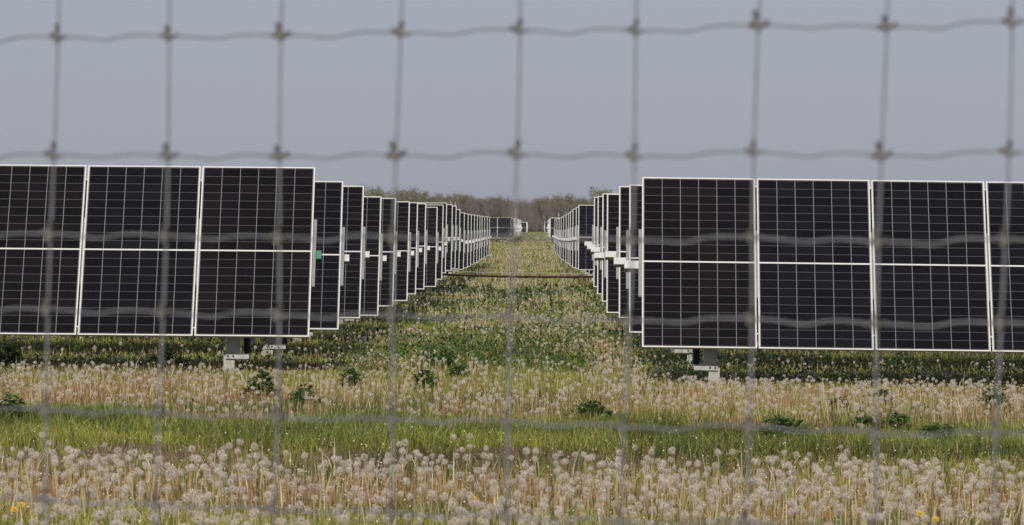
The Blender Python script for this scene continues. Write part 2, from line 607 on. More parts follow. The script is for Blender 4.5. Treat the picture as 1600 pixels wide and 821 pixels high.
# ------------------------------------------------------------------ fence (angled, near camera)
fA = Vector((at(88, 50, 5.17).x, 5.17, 0))   # first visible upright
fdir = Vector((1.205, -.52, 0)).normalized()
SP = .1524
f0 = fA - fdir * SP * 14
fence = empty('wire_fence', (f0.x, f0.y, float(gz(0, 5))), 'blurred grey wire mesh farm fence with knotted crossings, close to the camera', 'fence')
base_z = fence.location.z
fence.rotation_euler = (0, 0, math.atan2(fdir.y, fdir.x))
NST = 38
HZ = [.02, .17, .32, .45, .58, .70, .80, .90, .99, 1.09, 1.19, 1.29, 1.399, 1.510, 1.633, 1.726, 1.824, 1.969, 2.115, 2.27]
HZ = [z - base_z for z in HZ if z > base_z + .01]
zref = 1.97 - base_z
rf = random.Random(5)
lean = [rf.uniform(.016, .030) for _ in range(NST)]
slack = [rf.uniform(-.006, .006) for _ in range(NST)]
TAR = {0: 88, 1: 265, 2: 442, 3: 625, 4: 810, 5: 996, 6: 1187, 7: 1383, 8: 1580}
knots = {}


def on_fence(px):
    d = fwd + rgt * ((px - 800) / F) + up * ((410.5 - 50) / F)
    # CAM + t d = fA + u fdir in the ground plane
    t_ = (fA.x * fdir.y - fA.y * fdir.x) / (d.x * fdir.y - d.y * fdir.x)
    p = d * t_
    return (Vector((p.x, p.y, 0)) - f0).dot(fdir)


XS = {14 + k: on_fence(v) for k, v in TAR.items()}
for k in range(13, -1, -1): XS[k] = XS[k + 1] - SP
for k in range(23, NST): XS[k] = XS[k - 1] + SP


def st_x(k, z):
    return XS[k] + (z - zref) * lean[k] + .0025 * math.sin(z * 9 + k * 1.7)


knot_me = MB()
knot_me.tube([(0, -.004, -.008), (0, -.004, .016)], [.0028, .0034], 8)
knot_me.tube([(-.012, -.005, .0), (-.006, -.007, .003), (.006, -.007, -.003), (.012, -.005, 0)], .0024, 6)
knot_me.tube([(-.012, .004, .001), (0, .006, -.004), (.012, .004, .001)], .0022, 6)
knot_me.tube([(-.0035, -.006, -.008), (.0, -.0075, .0), (.0035, -.006, .009)], .0022, 6)
knot_me = knot_me.mesh('knot', True)
for k in range(NST):
    pts = []
    nz = 60
    for q in range(nz + 1):
        z = HZ[0] + (HZ[-1] - HZ[0]) * q / nz
        pts.append((st_x(k, z), 0, z))
    s_ = link('stay_wire', MB().tube(pts, .00152, 8).mesh('stay_wire', True), M_wire, fence)
    if 11 <= k <= 26:
        for j, z in enumerate(HZ[8:]):
            zz = z + slack[k] * .4
            link('knot', knot_me, M_knot, s_, (st_x(k, zz), 0, zz + .001), (0, rf.uniform(-.3, .3), 0)).scale = (.9 * rf.uniform(.85, 1.15), .9, .9 * rf.uniform(.8, 1.1))
for j, z in enumerate(HZ):
    pts = []
    fl = 1 if j % 2 else 1
    for k in range(NST - 1):
        xa, xb = st_x(k, z), st_x(k + 1, z)
        za, zb = z + slack[k] * .4, z + slack[k + 1] * .4
        for u_, dzz in ((0, 0), (.18, -.0004), (.36, -.0032), (.44, -.0034), (.6, .0012), (.72, .0022), (.86, .0012)):
            s2 = 1 if k < 22 else -1
            uu = u_ if s2 > 0 else u_
            pts.append((xa + (xb - xa) * uu, 0.0028, za + (zb - za) * uu + dzz * (1 if s2 > 0 else -.7) * (0.75 + .5 * ((j * 7 + k * 3) % 5) / 5)))
    pts.append((st_x(NST - 1, z), .0028, z))
    link('line_wire', MB().tube(pts, .00142, 8).mesh('line_wire', True), M_wire, fence)
M_wood = simple('weathered_fence_post', (.28, .22, .16), .85, 0, .3, 12)
for xx in (-.05, (NST - 1) * SP + .05):
    link('fence_post', MB().tube([(xx, .07, -.4), (xx, .07, 2.3)], [.065, .06], 14).mesh('fence_post', True), M_wood, fence)


# ------------------------------------------------------------------ vegetation
def xlim(y, m=1.0):
    return -.1287 * y - m, .115 * y + m


def scatter(y0, y1, dens, m=1.0, xa=None, xb=None):
    """uniform points in the seen wedge between depths y0 and y1"""
    w0 = .2437 * y1 + 2 * m
    n_ = int(dens * (y1 - y0) * w0)
    y = rng.uniform(y0, y1, n_)
    lo, hi = xlim(y1, m)
    x = rng.uniform(lo, hi, n_)
    l2, h2 = -.1287 * y - m, .115 * y + m
    k = (x > l2) & (x < h2)
    if xa is not None: k &= (x > xa) & (x < xb)
    return x[k], y[k]


def aisle(x, y):
    """1 in the open aisle"""
    return sstep(-3.2, -2.2, x) * (1 - sstep(.7, 1.6, x))


def aisle_patch(x, y):
    a = np.where(y > 48, N1(x + 5, y / 2.2, 1.1) * .6 + N2(x, y / 2.2, .38) * .4, N1(x, y, 1.3) * .55 + N2(x, y, .45) * .45)
    return sstep(.36, .56, a)


def dmask(x, y):
    """how many dandelions stand at a place, 0..1"""
    nz_ = N1(x, y, 1.3) * .5 + N2(x, y, .45) * .35 + N3(x, y, 3.1) * .35
    near = (1 - sstep(25.8 + (N2(x, y, .8) - .5) * 1.6, 27.6 + (N2(x, y, .8) - .5) * 1.6, y)) * np.clip(-.15 + nz_ * 1.5 + .25 * sstep(22, 25, y), 0, 1)
    mid = sstep(34.6 + (N1(x, y, 1.1) - .5) * 3.0, 36.4 + (N1(x, y, 1.1) - .5) * 3.0, y)
    ai = aisle(x, y)
    pat = aisle_patch(x, y)
    yb = np.interp(y, [36, 41.5, 43.5, 47.5, 49, 53, 58, 70, 90, 130, 250], [1, 1, .3, .2, .85, .95, .65, .55, .55, .65, .8])
    midv = mid * np.where(y < 50, 1, 1) * ((1 - ai) * np.clip(.35 + .8 * nz_, 0, 1) * np.interp(y, [42.5, 44.5, 50, 60], [1, .42, .4, .4]) + ai * yb * np.clip(.15 + 1.05 * pat + .0 * y, 0, 1))
    return np.clip(np.where(y < 33, near, midv), 0, 1)


def blades_mesh(name, x, y, h, wd, lean_, C0, C1, m, bend=.5, z0=None):
    n_ = len(x)
    az = rng.uniform(0, 2 * np.pi, n_)
    fa = rng.uniform(-1.1, 1.1, n_)                      # facing, mostly towards -y
    wx, wy = np.cos(fa) * wd / 2, np.sin(fa) * wd / 2
    z = (gz(x, y) if z0 is None else z0) - .01
    dx, dy = np.cos(az) * lean_ * h, np.sin(az) * lean_ * h
    V = np.empty((n_, 5, 3))
    V[:, 0] = np.stack([x - wx, y - wy, z], -1)
    V[:, 1] = np.stack([x + wx, y + wy, z], -1)
    V[:, 2] = np.stack([x + wx * .8 + dx * .35, y + wy * .8 + dy * .35, z + h * .55], -1)
    V[:, 3] = np.stack([x - wx * .8 + dx * .35, y - wy * .8 + dy * .35, z + h * .55], -1)
    tipw = .25 if bend > 0 else .8
    V[:, 4] = np.stack([x + dx, y + dy, z + h * (1 - .25 * lean_)], -1)
    b_ = np.arange(n_)[:, None] * 5
    Lq = (b_ + np.array([[0, 1, 2, 3, 3, 2, 4]])).ravel()
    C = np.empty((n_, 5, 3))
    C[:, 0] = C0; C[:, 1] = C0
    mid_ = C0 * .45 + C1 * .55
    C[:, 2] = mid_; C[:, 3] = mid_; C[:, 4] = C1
    me = np_mesh(name, V.reshape(-1, 3), Lq, np.tile([4, 3], n_), C.reshape(-1, 3))
    me.materials.append(m)
    return me


def pick(n_, cols, p):
    cols = np.array(cols)
    k = rng.choice(len(cols), n_, p=np.array(p) / sum(p))
    c = cols[k] * rng.uniform(.55, 1.45, (n_, 1))
    return c * rng.uniform(.93, 1.07, (n_, 3))


G_Y = (.33, .37, .065)      # yellow-green
G_M = (.18, .25, .050)    # mid green
G_D = (.06, .105, .03)     # dark green
STRAW = (.45, .34, .18)
RUST = (.27, .115, .055)
PALE = (.58, .49, .33)

# grass blades
parts = []
for (y0, y1, dens, wmul, hm, mm) in ((4, 17, 60, 1.6, .16, .8), (17, 21, 1000, 1.0, .19, 1), (21, 31, 620, 1.0, .17, 1), (31, 38, 1100, 1.0, .19, 1), (38, 50, 560, 1.15, .17, 1.2), (50, 75, 230, 1.7, .15, 1),
                                     (75, 130, 55, 3.0, .14, 0), (130, 250, 14, 7, .13, 0), (250, 420, 6, 12, .15, 0), (420, 1150, 1.2, 35, .22, 0)):
    if y0 < 75: x, y = scatter(y0, y1, dens, mm)
    else: x, y = scatter(y0, y1, dens, 0, -7 if y1 <= 130 else -6, 6)
    parts.append((x, y, np.full(len(x), wmul), np.full(len(x), hm)))
x = np.concatenate([p[0] for p in parts]); y = np.concatenate([p[1] for p in parts])
wm = np.concatenate([p[2] for p in parts]); hm = np.concatenate([p[3] for p in parts])
dm = dmask(x, y)
tone = N1(x, y, 2.2) * .6 + N2(x, y, .6) * .4
soil = sstep(27.2, 28.0, y) * (1 - sstep(31.4 + (N1(x, y, .8) - .5) * 2.0, 32.4 + (N1(x, y, .8) - .5) * 2.0, y)) * np.clip(.35 + 1.3 * N3(x, y, .8) * N1(x, y, .4) ** .3, 0, 1) * np.interp(x, [-5, -1.2, .2, 1.5, 3], [.82, .78, .68, .6, .5])
keep = rng.random(len(x)) > soil * 1.02
keep &= rng.random(len(x)) > dm * .35 * (y > 21)
x, y, wm, hm, dm, tone = [a[keep] for a in (x, y, wm, hm, dm, tone)]
n_ = len(x)
cool = N3(x, y, 1.7)
ai = aisle(x, y)
yel = np.clip(.95 * tone + .25 * ai * ((y > 42) & (y < 49)) + .10 * (y > 50) + .10 * (y < 36.5) * (y > 31), 0, 1)
C1 = np.where((rng.random(n_) < sstep(.25, .7, yel))[:, None], pick(n_, [G_Y, (.26, .25, .07)], [3, 1]), pick(n_, [G_M, G_D, (.08, .14, .05)], [3, 1.5, 1]))
dkf = sstep(.62, .75, cool)[:, None]
C1 = C1 * (1 - dkf * .35)
dry = rng.random(n_) < .08 + .22 * dm * (y > 20.5)
C1[dry] = pick(int(dry.sum()), [STRAW, RUST, PALE], [3, 2, 1])
C1 = C1 * (.55 + .9 * N2(x + 31, y, .22))[:, None] * (.75 + .5 * N1(x, y + 17, .6))[:, None]
C1 = C1 * np.where((y > 50)[:, None], np.array([[1.0, 1.12, .9]]), 1.0)
C0 = C1 * .55  # blade feet coloured darker to paint in the shade between blades
h = hm * np.interp(y, [43, 47, 52, 58], [1, .65, .65, 1]) * rng.uniform(.5, 1.25, n_) * (.75 + .5 * N2(x, y, .9)) * np.where((dm > .4) & (y > 21), .72, 1)
wd = rng.uniform(.0045, .009, n_) * wm
ros = (rng.random(n_) < .22) & (y < 31)
h[ros] *= .75
wd[ros] *= 2.2
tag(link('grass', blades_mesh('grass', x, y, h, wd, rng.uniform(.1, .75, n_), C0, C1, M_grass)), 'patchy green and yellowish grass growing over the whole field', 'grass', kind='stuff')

# dry stalks: old flower stems, reddish at the foot and straw coloured at the top
parts = []
for (y0, y1, dens, wmul) in ((17.3, 28, 360, 1.0), (28, 33.5, 45, 1), (33.5, 50, 280, 1.15), (50, 75, 95, 1.7), (75, 130, 26, 3.2), (130, 250, 12, 7), (250, 420, 7, 11), (420, 1150, 1.0, 30)):
    if y0 < 75: x, y = scatter(y0, y1, dens, 1)
    else: x, y = scatter(y0, y1, dens, 0, -6, 5)
    parts.append((x, y, np.full(len(x), wmul)))
x = np.concatenate([p[0] for p in parts]); y = np.concatenate([p[1] for p in parts]); wm = np.concatenate([p[2] for p in parts])
dm = dmask(x, y)
k = rng.random(len(x)) < dm * (1.25 * sstep(.35, .62, N1(x, y, .9) * .55 + N2(x, y, .33) * .45) + .12) * np.interp(y, [18, 20.5, 24], [.15, .5, 1]) + .03 + .38 * ((y > 25.5) & (y < 33)) * N2(x, y, .5)
x, y, wm = x[k], y[k], wm[k]
n_ = len(x)
C1 = pick(n_, [STRAW, PALE, (.36, .30, .10), (.40, .22, .14), (.24, .22, .07)], [2.4, 1.2, 2.2, 2.6, 1.5])
rust = N2(x, y, .5)[:, None]
C1 = np.where((N3(x, y, .8) > .62)[:, None], pick(n_, [(.34, .16, .09), (.42, .26, .15)], [2, 1]), C1)
fc = (sstep(50, 75, y) * .85)[:, None]
C1 = C1 * (1 - fc) + pick(n_, [(.44, .37, .24), (.50, .43, .31), (.30, .30, .10)], [2, 2, .8]) * fc
C0 = np.where(rust > .5, pick(n_, [RUST, (.30, .14, .09)], [1, 1]), pick(n_, [(.22, .20, .06), RUST, (.13, .15, .04)], [2, 1, 2]))
C0 = C0 * (1 - fc) + C1 * .75 * fc
h = rng.uniform(.08, .26, n_)
wd = rng.uniform(.003, .0062, n_) * wm
h = h * np.interp(y, [43, 47, 52, 58], [1, .6, .6, 1])
tag(link('dry_stalk_litter', blades_mesh('dry_stalk_litter', x, y, h, wd, np.abs(rng.normal(0, .16, n_)) + .02, C0, C1, M_stalk)), 'reddish and straw coloured dry stalks standing thick among the dandelions', 'dry stalks', kind='stuff')

xs1, ys1 = scatter(17.5, 28.5, 9, 1)
xs2, ys2 = scatter(35, 47, 4, 1)
x, y = np.concatenate([xs1, xs2]), np.concatenate([ys1, ys2])
n_ = len(x)
PC = pick(n_, [(.66, .58, .40), (.55, .44, .28)], [2, 1])
tag(link('broken_straws', blades_mesh('broken_straws', x, y, rng.uniform(.14, .33, n_), rng.uniform(.005, .009, n_), np.abs(rng.normal(.1, .35, n_)), PC * .7, PC, M_stalk)), 'pale thick broken straws leaning at odd angles among the dandelions', 'straws', kind='stuff')

# little pale buds and dropped receptacles on bare stalks
parts = [scatter(17.5, 31, 55, 1), scatter(27, 33.5, 30, 1), scatter(36.5, 48, 35, 1)]
x = np.concatenate([p[0] for p in parts]); y = np.concatenate([p[1] for p in parts])
k = rng.random(len(x)) < .3 + .6 * dmask(x, y)
x, y = x[k], y[k]
n_ = len(x)
z = gz(x, y) + rng.uniform(.04, .25, n_)
oc = np.array([(1, 0, 0), (0, 1, 0), (-1, 0, 0), (0, -1, 0), (0, 0, 1), (0, 0, -1)]) * .0055
V = (np.stack([x, y, z], -1)[:, None, :] + oc[None] * rng.uniform(.6, 1.3, (n_, 1, 1))).reshape(-1, 3)
tri = np.array([0, 1, 4, 1, 2, 4, 2, 3, 4, 3, 0, 4, 1, 0, 5, 2, 1, 5, 3, 2, 5, 0, 3, 5])
Lq = (np.arange(n_)[:, None] * 6 + tri[None]).ravel()
C = np.repeat(pick(n_, [(.75, .68, .52), (.5, .38, .22), (.4, .4, .16)], [3, 1, 1]), 6, 0)
me = np_mesh('bare_seed_bases', V, Lq, np.full(n_ * 8, 3), C)
me.materials.append(M_stalk)
tag(link('bare_seed_bases', me), 'tiny pale bald seed bases left on blown dandelion stalks', 'seed bases', kind='stuff')


# dandelion clocks
def fib(n_):
    i_ = np.arange(n_) + .5
    ph = np.arccos(1 - 2 * i_ / n_)
    th = np.pi * (1 + 5 ** .5) * i_
    return np.stack([np.cos(th) * np.sin(ph), np.sin(th) * np.sin(ph), np.cos(ph)], -1)


def clock(nd, Rr, disc, sides, seed, core=.0045):
    """seed head of radius Rr: nd small tufts round a brown core; returns V, loops, totals, colours"""
    g = np.random.default_rng(seed)
    d = fib(nd) + g.normal(0, .09, (nd, 3))
    d = d[d[:, 2] > -.92]
    d /= np.linalg.norm(d, axis=1)[:, None]
    nd = len(d)
    a = np.cross(d, [0.13, .21, .97]); a /= np.linalg.norm(a, axis=1)[:, None]
    b_ = np.cross(d, a)
    rr = Rr * g.uniform(.88, 1.06, nd)
    V, Lq, T, C = [], [], [], []
    q = np.arange(sides) / sides * 2 * np.pi
    for i_ in range(nd):
        o = len(V)
        ds = disc * g.uniform(.75, 1.2)
        tl = g.normal(0, .25, 2)
        dd = d[i_] + a[i_] * tl[0] + b_[i_] * tl[1]
        a2 = np.cross(dd, b_[i_]); a2 /= np.linalg.norm(a2)
        b2 = np.cross(dd, a2); b2 /= np.linalg.norm(b2)
        for k_, t_ in enumerate(q):
            s_ = ds * (1 if k_ % 2 or sides < 6 else .55)
            V.append(d[i_] * rr[i_] + (a2 * np.cos(t_) + b2 * np.sin(t_)) * s_)
            C.append((.76, .67, .57))
        Lq += list(range(o, o + sides)); T.append(sides)
        if nd > 50:                      # beak of the seed
            o = len(V)
            w_ = a[i_] * .0005
            V += [d[i_] * core - w_, d[i_] * core + w_, d[i_] * rr[i_]]
            C += [(.30, .22, .14)] * 2 + [(.45, .4, .36)]
            Lq += [o, o + 1, o + 2]; T.append(3)
    o = len(V)
    cv = fib(14) * core
    # octahedral core
    for p in oc / .0055 * core:
        V.append(p); C.append((.12, .08, .05))
    Lq += list(tri + o); T += [3] * 8
    return np.array(V), np.array(Lq), np.array(T), np.array(C)


# positions of every dandelion clock
hs_ = []
for (y0, y1, dens) in ((17.4, 30, 25), (30, 33.5, .6), (33.5, 50, 22), (50, 66, 21), (66, 90, 11), (90, 135, 6)):
    x, y = scatter(y0, y1, dens, .8 if y0 < 66 else 0)
    k = rng.random(len(x)) < dmask(x, y) * .95 + .02
    if y0 >= 66: k &= (x > -6) & (x < 5)
    hs_.append(np.stack([x[k], y[k]], -1))
P = np.concatenate(hs_)
# clumping: drag a third of them to neighbours
idx = rng.choice(len(P), len(P) // 3, replace=False)
src = rng.choice(len(P), len(idx))
ok = P[src][:, 1] < 50
P[idx[ok]] = P[src[ok]] + rng.normal(0, .10, (ok.sum(), 2))
P = P[P[:, 1] > 17.3]
H = rng.uniform(.12, .30, len(P)) * np.interp(P[:, 1], [31, 36, 44, 47, 52, 60], [1, .95, .85, .6, .6, .85])
S = rng.uniform(.62, 1.1, len(P)) ** .8
zz = gz(P[:, 0], P[:, 1])
pxs = 845 + P[:, 0] / P[:, 1] * F
pys = 354 + (1.74 - zz - H) / P[:, 1] * F
seen = (pxs > -5) & (pxs < 1605) & (pys < 826)
order = np.argsort(np.where(seen, P[:, 1], 1e9))
N_IND = 292
ind = order[:N_IND]
rest = np.setdiff1d(np.arange(len(P)), ind)


def stem_me(h, lx, seed, m=M_stalk, c1=(.42, .36, .17), c0=(.26, .20, .08)):
    g = np.random.default_rng(seed)
    nseg = 5
    V, Lq, T, C = [], [], [], []
    for i_ in range(nseg + 1):
        t_ = i_ / nseg
        r_ = .0026 - .0008 * t_
        cx = lx * t_ * t_ + .006 * math.sin(t_ * 5 + seed)
        for k_ in range(5):
            q = k_ / 5 * 2 * math.pi
            V.append((cx + r_ * math.cos(q), r_ * math.sin(q), h * t_ - .01 * (1 - t_)))
            C.append([c0[j] * (1 - t_) + c1[j] * t_ for j in range(3)])
    for i_ in range(nseg):
        for k_ in range(5):
            k2 = (k_ + 1) % 5
            Lq += [i_ * 5 + k_, i_ * 5 + k2, i_ * 5 + 5 + k2, i_ * 5 + 5 + k_]
            T.append(4)
    me = np_mesh('stem', np.array(V), np.array(Lq), T, np.array(C))
    me.materials.append(m)
    return me, (lx + .006 * math.sin(5 + seed), 0, h)


heads = []
for s in range(6):
    a = clock(125, .0235, .0060, 6, 40 + s, .007)
    me = np_mesh('seed_head', *a[:3], a[3])
    me.materials.append(M_fluff)
    heads.append(me)
variants = []
for s in range(14):
    h = .13 + .17 * s / 13
    pal = [((.42, .36, .17), (.26, .20, .08)), ((.62, .54, .36), (.45, .36, .2)), ((.36, .20, .12), (.3, .13, .08)), ((.30, .31, .10), (.14, .17, .05))][s % 4]
    variants.append((h,) + stem_me(h, random.uniform(-.04, .04), s, c1=pal[0], c0=pal[1]))


def dandelion(x, y, h, sc_, label, group, hs=None):
    v = min(variants, key=lambda q: abs(q[0] * sc_ - h))
    t = empty('dandelion', (x, y, float(gz(x, y))), label, 'dandelion', group)
    t.rotation_euler = (0, 0, random.uniform(0, 6.28))
    t.scale = (sc_, sc_, h / v[0])
    link('stem', v[1], None, t)
    hd = link('seed_head', random.choice(heads), None, t, v[2], (random.uniform(-.5, .5), random.uniform(-.5, .5), random.uniform(0, 6)))
    hd.scale = (1, 1, sc_ * v[0] / h)
    return t


wn = ['edge of the picture', 'first', 'second', 'third', 'fourth', 'fifth', 'sixth', 'seventh', 'eighth', 'ninth']
wpx = [80, 258, 436, 615, 803, 985, 1178, 1375, 1570]
for i_ in ind:
    c = sum(pxs[i_] > w_ for w_ in wpx)
    if c == 0: where = 'before the first upright fence wire'
    elif c == 9: where = 'past the ninth upright fence wire'
    else: where = f'between {wn[c]} and {wn[c + 1]} upright wires'
    dandelion(P[i_, 0], P[i_, 1], H[i_], S[i_] * .98, 'white seed clock in the nearest dandelions, ' + where, 'nearest dandelion clocks ' + where)
for px, py, D, lab in ((368, 691, 27.5, 'tall dandelion clock, highest of a pair rising over the soil strip'),
                       (354, 697, 27.6, 'lower dandelion clock of the pair rising over the soil strip'),
                       (402, 698, 27.2, 'lone dandelion clock just past the pair rising over the soil strip'),
                       (625, 692, 28, 'tall dandelion clock standing against the grass strip by the fourth upright wire'),
                       (1575, 727, 26, 'dandelion clock standing clear beside the ninth upright fence wire'),
                       (1409, 723, 26, 'dandelion clock standing clear just past the eighth upright fence wire'),
                       (1125, 708, 27, 'dandelion clock rising over the grass strip before the seventh upright wire'),
                       (720, 815, 18.6, 'big dandelion clock at the bottom edge before the fifth upright wire')):
    p = at(px, py, D)
    dandelion(p.x, p.y, p.z - float(gz(p.x, p.y)), 1.08, lab, None)

# the rest of the clocks as one mass
VV, LL, TT, CC = [], [], [], []
SV, SL, ST_, SC = [], [], [], []
off = soff = 0
lod = {0: [clock(90, .0235, .0062, 4, 60 + s, .007) for s in range(4)], 1: [clock(44, .0225, .0078, 4, 70 + s, .0088) for s in range(4)], 2: [clock(12, .022, .018, 4, 80 + s, .003) for s in range(3)]}
for i_ in rest:
    x, y = P[i_]
    lv = 0 if y < 31 else 1 if y < 50 else 2
    v, l, t_, c = lod[lv][int(rng.integers(len(lod[lv])))]
    a = rng.uniform(0, 6.28)
    ca, sa = math.cos(a), math.sin(a)
    s_ = S[i_] * (.98 if y < 31 else .88)
    v2 = np.stack([v[:, 0] * ca - v[:, 1] * sa, v[:, 0] * sa + v[:, 1] * ca, v[:, 2]], -1) * s_
    lx, ly = rng.normal(0, .02, 2)
    VV.append(v2 + (x + lx, y + ly, zz[i_] + H[i_])); LL.append(l + off); TT.append(t_); CC.append(c * rng.uniform(.85, 1.1)); off += len(v)
    wdt = .0022 if y < 50 else .003
    SV.append([(x - wdt, y, zz[i_] - .01), (x + wdt, y, zz[i_] - .01), (x + lx * .5 + wdt, y + ly * .5, zz[i_] + H[i_] * .6), (x + lx * .5 - wdt, y + ly * .5, zz[i_] + H[i_] * .6), (x + lx, y + ly, zz[i_] + H[i_])])
    SL.append(np.array([0, 1, 2, 3, 3, 2, 4]) + soff); soff += 5
    cc = [(.42, .36, .17), (.55, .47, .3), (.36, .2, .12), (.3, .31, .1)][int(rng.integers(4))]
    SC.append([np.array(cc) * .7] * 2 + [np.array(cc)] * 3)
me = np_mesh('dandelion_field', np.concatenate(VV), np.concatenate(LL), np.concatenate(TT), np.concatenate(CC))
me.materials.append(M_fluff)
df = link('dandelion_field', me)
tag(df, 'countless greyish dandelion clocks spread over the field behind the nearest ones', 'dandelions', kind='stuff')
me = np_mesh('stems', np.array(SV).reshape(-1, 3), np.concatenate(SL), np.tile([4, 3], len(rest)), np.array(SC).reshape(-1, 3))
me.materials.append(M_stalk)
link('stems', me, None, df)['kind'] = 'stuff'
print('clocks', len(P), 'grass', len(wd))

# yellow flowers
flo = MB()
for ring, (nr, rr, hh) in enumerate(((14, .021, .004), (11, .014, .008), (6, .007, .011))):
    for k in range(nr):
        a = 2 * math.pi * (k + ring * .4) / nr
        ca, sa = math.cos(a), math.sin(a)
        flo.add([(0, 0, .0), (ca * rr - sa * .003, sa * rr + ca * .003, hh), (ca * rr * 1.08, sa * rr * 1.08, hh + .001), (ca * rr + sa * .003, sa * rr - ca * .003, hh)], [(0, 1, 2, 3)])
flo_me = flo.mesh('petals')
M_yel = simple('yellow_petals', (.62, .40, .02), .6, 0, .1, 40)
for px, py, D, lab in ((741, 779, 21.5, 'yellow dandelion flower alone in green grass before the fifth upright fence wire'),
                       (1436, 803, 19.8, 'yellow dandelion flower, brighter of two near the bottom past the eighth upright wire'),
                       (1463, 812, 19.6, 'lower yellow dandelion flower near the bottom past the eighth upright wire'),
                       (33, 789, 20.5, 'upper yellow dandelion flower at the bottom before the first upright wire'),
                       (21, 797, 20.1, 'lower yellow dandelion flower at the bottom before the first upright wire'),
                       (537, 668, 34.5, 'small yellow dandelion flower at the grass strip edge before the fourth wire'),
                       (1277, 671, 34.5, 'small yellow dandelion flower at the grass strip edge before the eighth wire'),
                       (1515, 681, 33.5, 'small yellow dandelion flower in the grass strip before the ninth wire'),
                       (296, 619, 43, 'small yellow dandelion flower among the middle clocks past the second wire'),
                       (1417, 594, 46, 'small yellow dandelion flower below the right front panels past the eighth wire')):
    p = at(px, py, D)
    hgt = max(.05, p.z - float(gz(p.x, p.y)))
    t = empty('dandelion_flower', (p.x, p.y, p.z - hgt), lab, 'flower')
    me, top = stem_me(hgt, .0, int(px), c1=(.2, .25, .06), c0=(.2, .2, .06))
    link('stem', me, None, t)
    hd = link('petals', flo_me, M_yel, t, top, (.7, .1, 0)); hd.scale = (.8, .8, .8)

# dark weed clumps
def weed(px, py, D, wpx_, hpx_, lab, tone_=1.0):
    """px, py of the clump's middle; size in picture pixels"""
    s = F / D
    wr, hh = wpx_ / s / 1.6, hpx_ / s * 1.35
    x = at(px, py, D).x
    g = float(gz(x, D))
    nl = int(420 + wr * 900)
    r_ = np.random.default_rng(int(px * 7 + py))
    V, Lq, T, C = [], [], [], []
    sub = r_.normal(0, .38, (7, 2)) * (wr, wr * .7)
    sub = np.clip(sub, -wr * .75, wr * .75)
    for i_ in range(nl):
        k_ = int(r_.integers(7))
        c = np.array([sub[k_][0] + r_.normal(0, wr * .22), sub[k_][1] + r_.normal(0, wr * .2), 0])
        hk = hh * (.55 + .6 * ((k_ * 37) % 10) / 10)
        c[2] = hk * (r_.random() ** .6) * max(.2, 1 - (np.hypot(c[0], c[1]) / (wr * 1.3)) ** 2)
        az, el = r_.uniform(0, 6.28), r_.uniform(-.3, 1.0)
        d = np.array([np.cos(az) * np.cos(el), np.sin(az) * np.cos(el), np.sin(el)])
        a = np.cross(d, [0, 0, 1.]); a /= np.linalg.norm(a) + 1e-6
        ln, wd_ = r_.uniform(.04, .085), r_.uniform(.012, .024)
        up_ = np.cross(a, d)
        o = len(V)
        V += [c, c + d * ln * .45 + a * wd_, c + d * ln - up_ * ln * .25, c + d * ln * .45 - a * wd_]
        cc = np.array((.13, .22, .06)) * r_.uniform(.4, 1.5) * tone_
        C += [cc] * 4
        Lq += [o, o + 1, o + 2, o + 3]; T.append(4)
    me = np_mesh('leaves', np.array(V), np.array(Lq), T, np.array(C))
    me.materials.append(M_leafm)
    t = empty('weed_clump', (x, D, g), lab, 'weed')
    link('leaves', me, None, t)
    mb = MB()
    for k_ in range(5):
        mb.tube([(0, 0, -.01), (sub[k_][0] * .5, sub[k_][1] * .5, hh * .4), (sub[k_][0], sub[k_][1], hh * .75)], .004, 5)
    link('stems', mb.mesh('stems'), M_wgs, t)


M_wgs = simple('weed_stem_green', (.07, .11, .04), .6, 0, .1)
for a in ((405, 612, 40.5, 44, 40, 'round dark green weed among clocks just before the third upright wire'),
          (478, 628, 38.5, 56, 34, 'wide dark green weed just past the third upright wire'),
          (665, 598, 43, 42, 30, 'dark green weed low in the aisle just past the fourth upright wire'),
          (690, 552, 51, 40, 25, 'dark green weed highest up the aisle past the fourth upright wire'),
          (718, 579, 46.5, 36, 20, 'small dark green weed between two others in the aisle'),
          (550, 598, 43, 40, 34, 'dark weed in front of the second left row beside the aisle'),
          (914, 664, 36, 66, 38, 'large dark weed at the grass strip edge past the fifth upright wire'),
          (955, 672, 35.8, 40, 24, 'low dark weed touching the large one before the sixth upright wire'),
          (1222, 703, 33.2, 90, 40, 'wide dark green weed in the grass strip past the seventh upright wire'),
          (1352, 680, 35, 44, 26, 'dark weed in the grass strip before the eighth upright wire'),
          (1400, 677, 35, 52, 30, 'dark weed in the grass strip past the eighth upright wire'),
          (1468, 702, 33.4, 60, 34, 'low leafy weed in the grass strip between eighth and ninth wires'),
          (1552, 628, 39.5, 46, 34, 'dark weed among the clocks before the ninth upright wire'),
          (1375, 608, 42, 36, 24, 'small dark weed among the clocks at the eighth upright wire'),
          (1310, 630, 39.5, 30, 22, 'small faint weed among the clocks before the eighth upright wire'),
          (300, 634, 38.6, 26, 16, 'small dark weed among the clocks past the second upright wire'),
          (15, 684, 34.6, 60, 44, 'bluish dark weed in the grass strip before the first upright wire'),
          (210, 655, 36.8, 22, 14, 'tiny dark weed before the second upright wire'),
          (262, 560, 49.5, 60, 26, 'dark weed in the shade of the front left panels at the second upright wire'),
          (15, 550, 49.5, 50, 26, 'dark weed in the shade under the far end of the front left panels')):
    weed(*a)


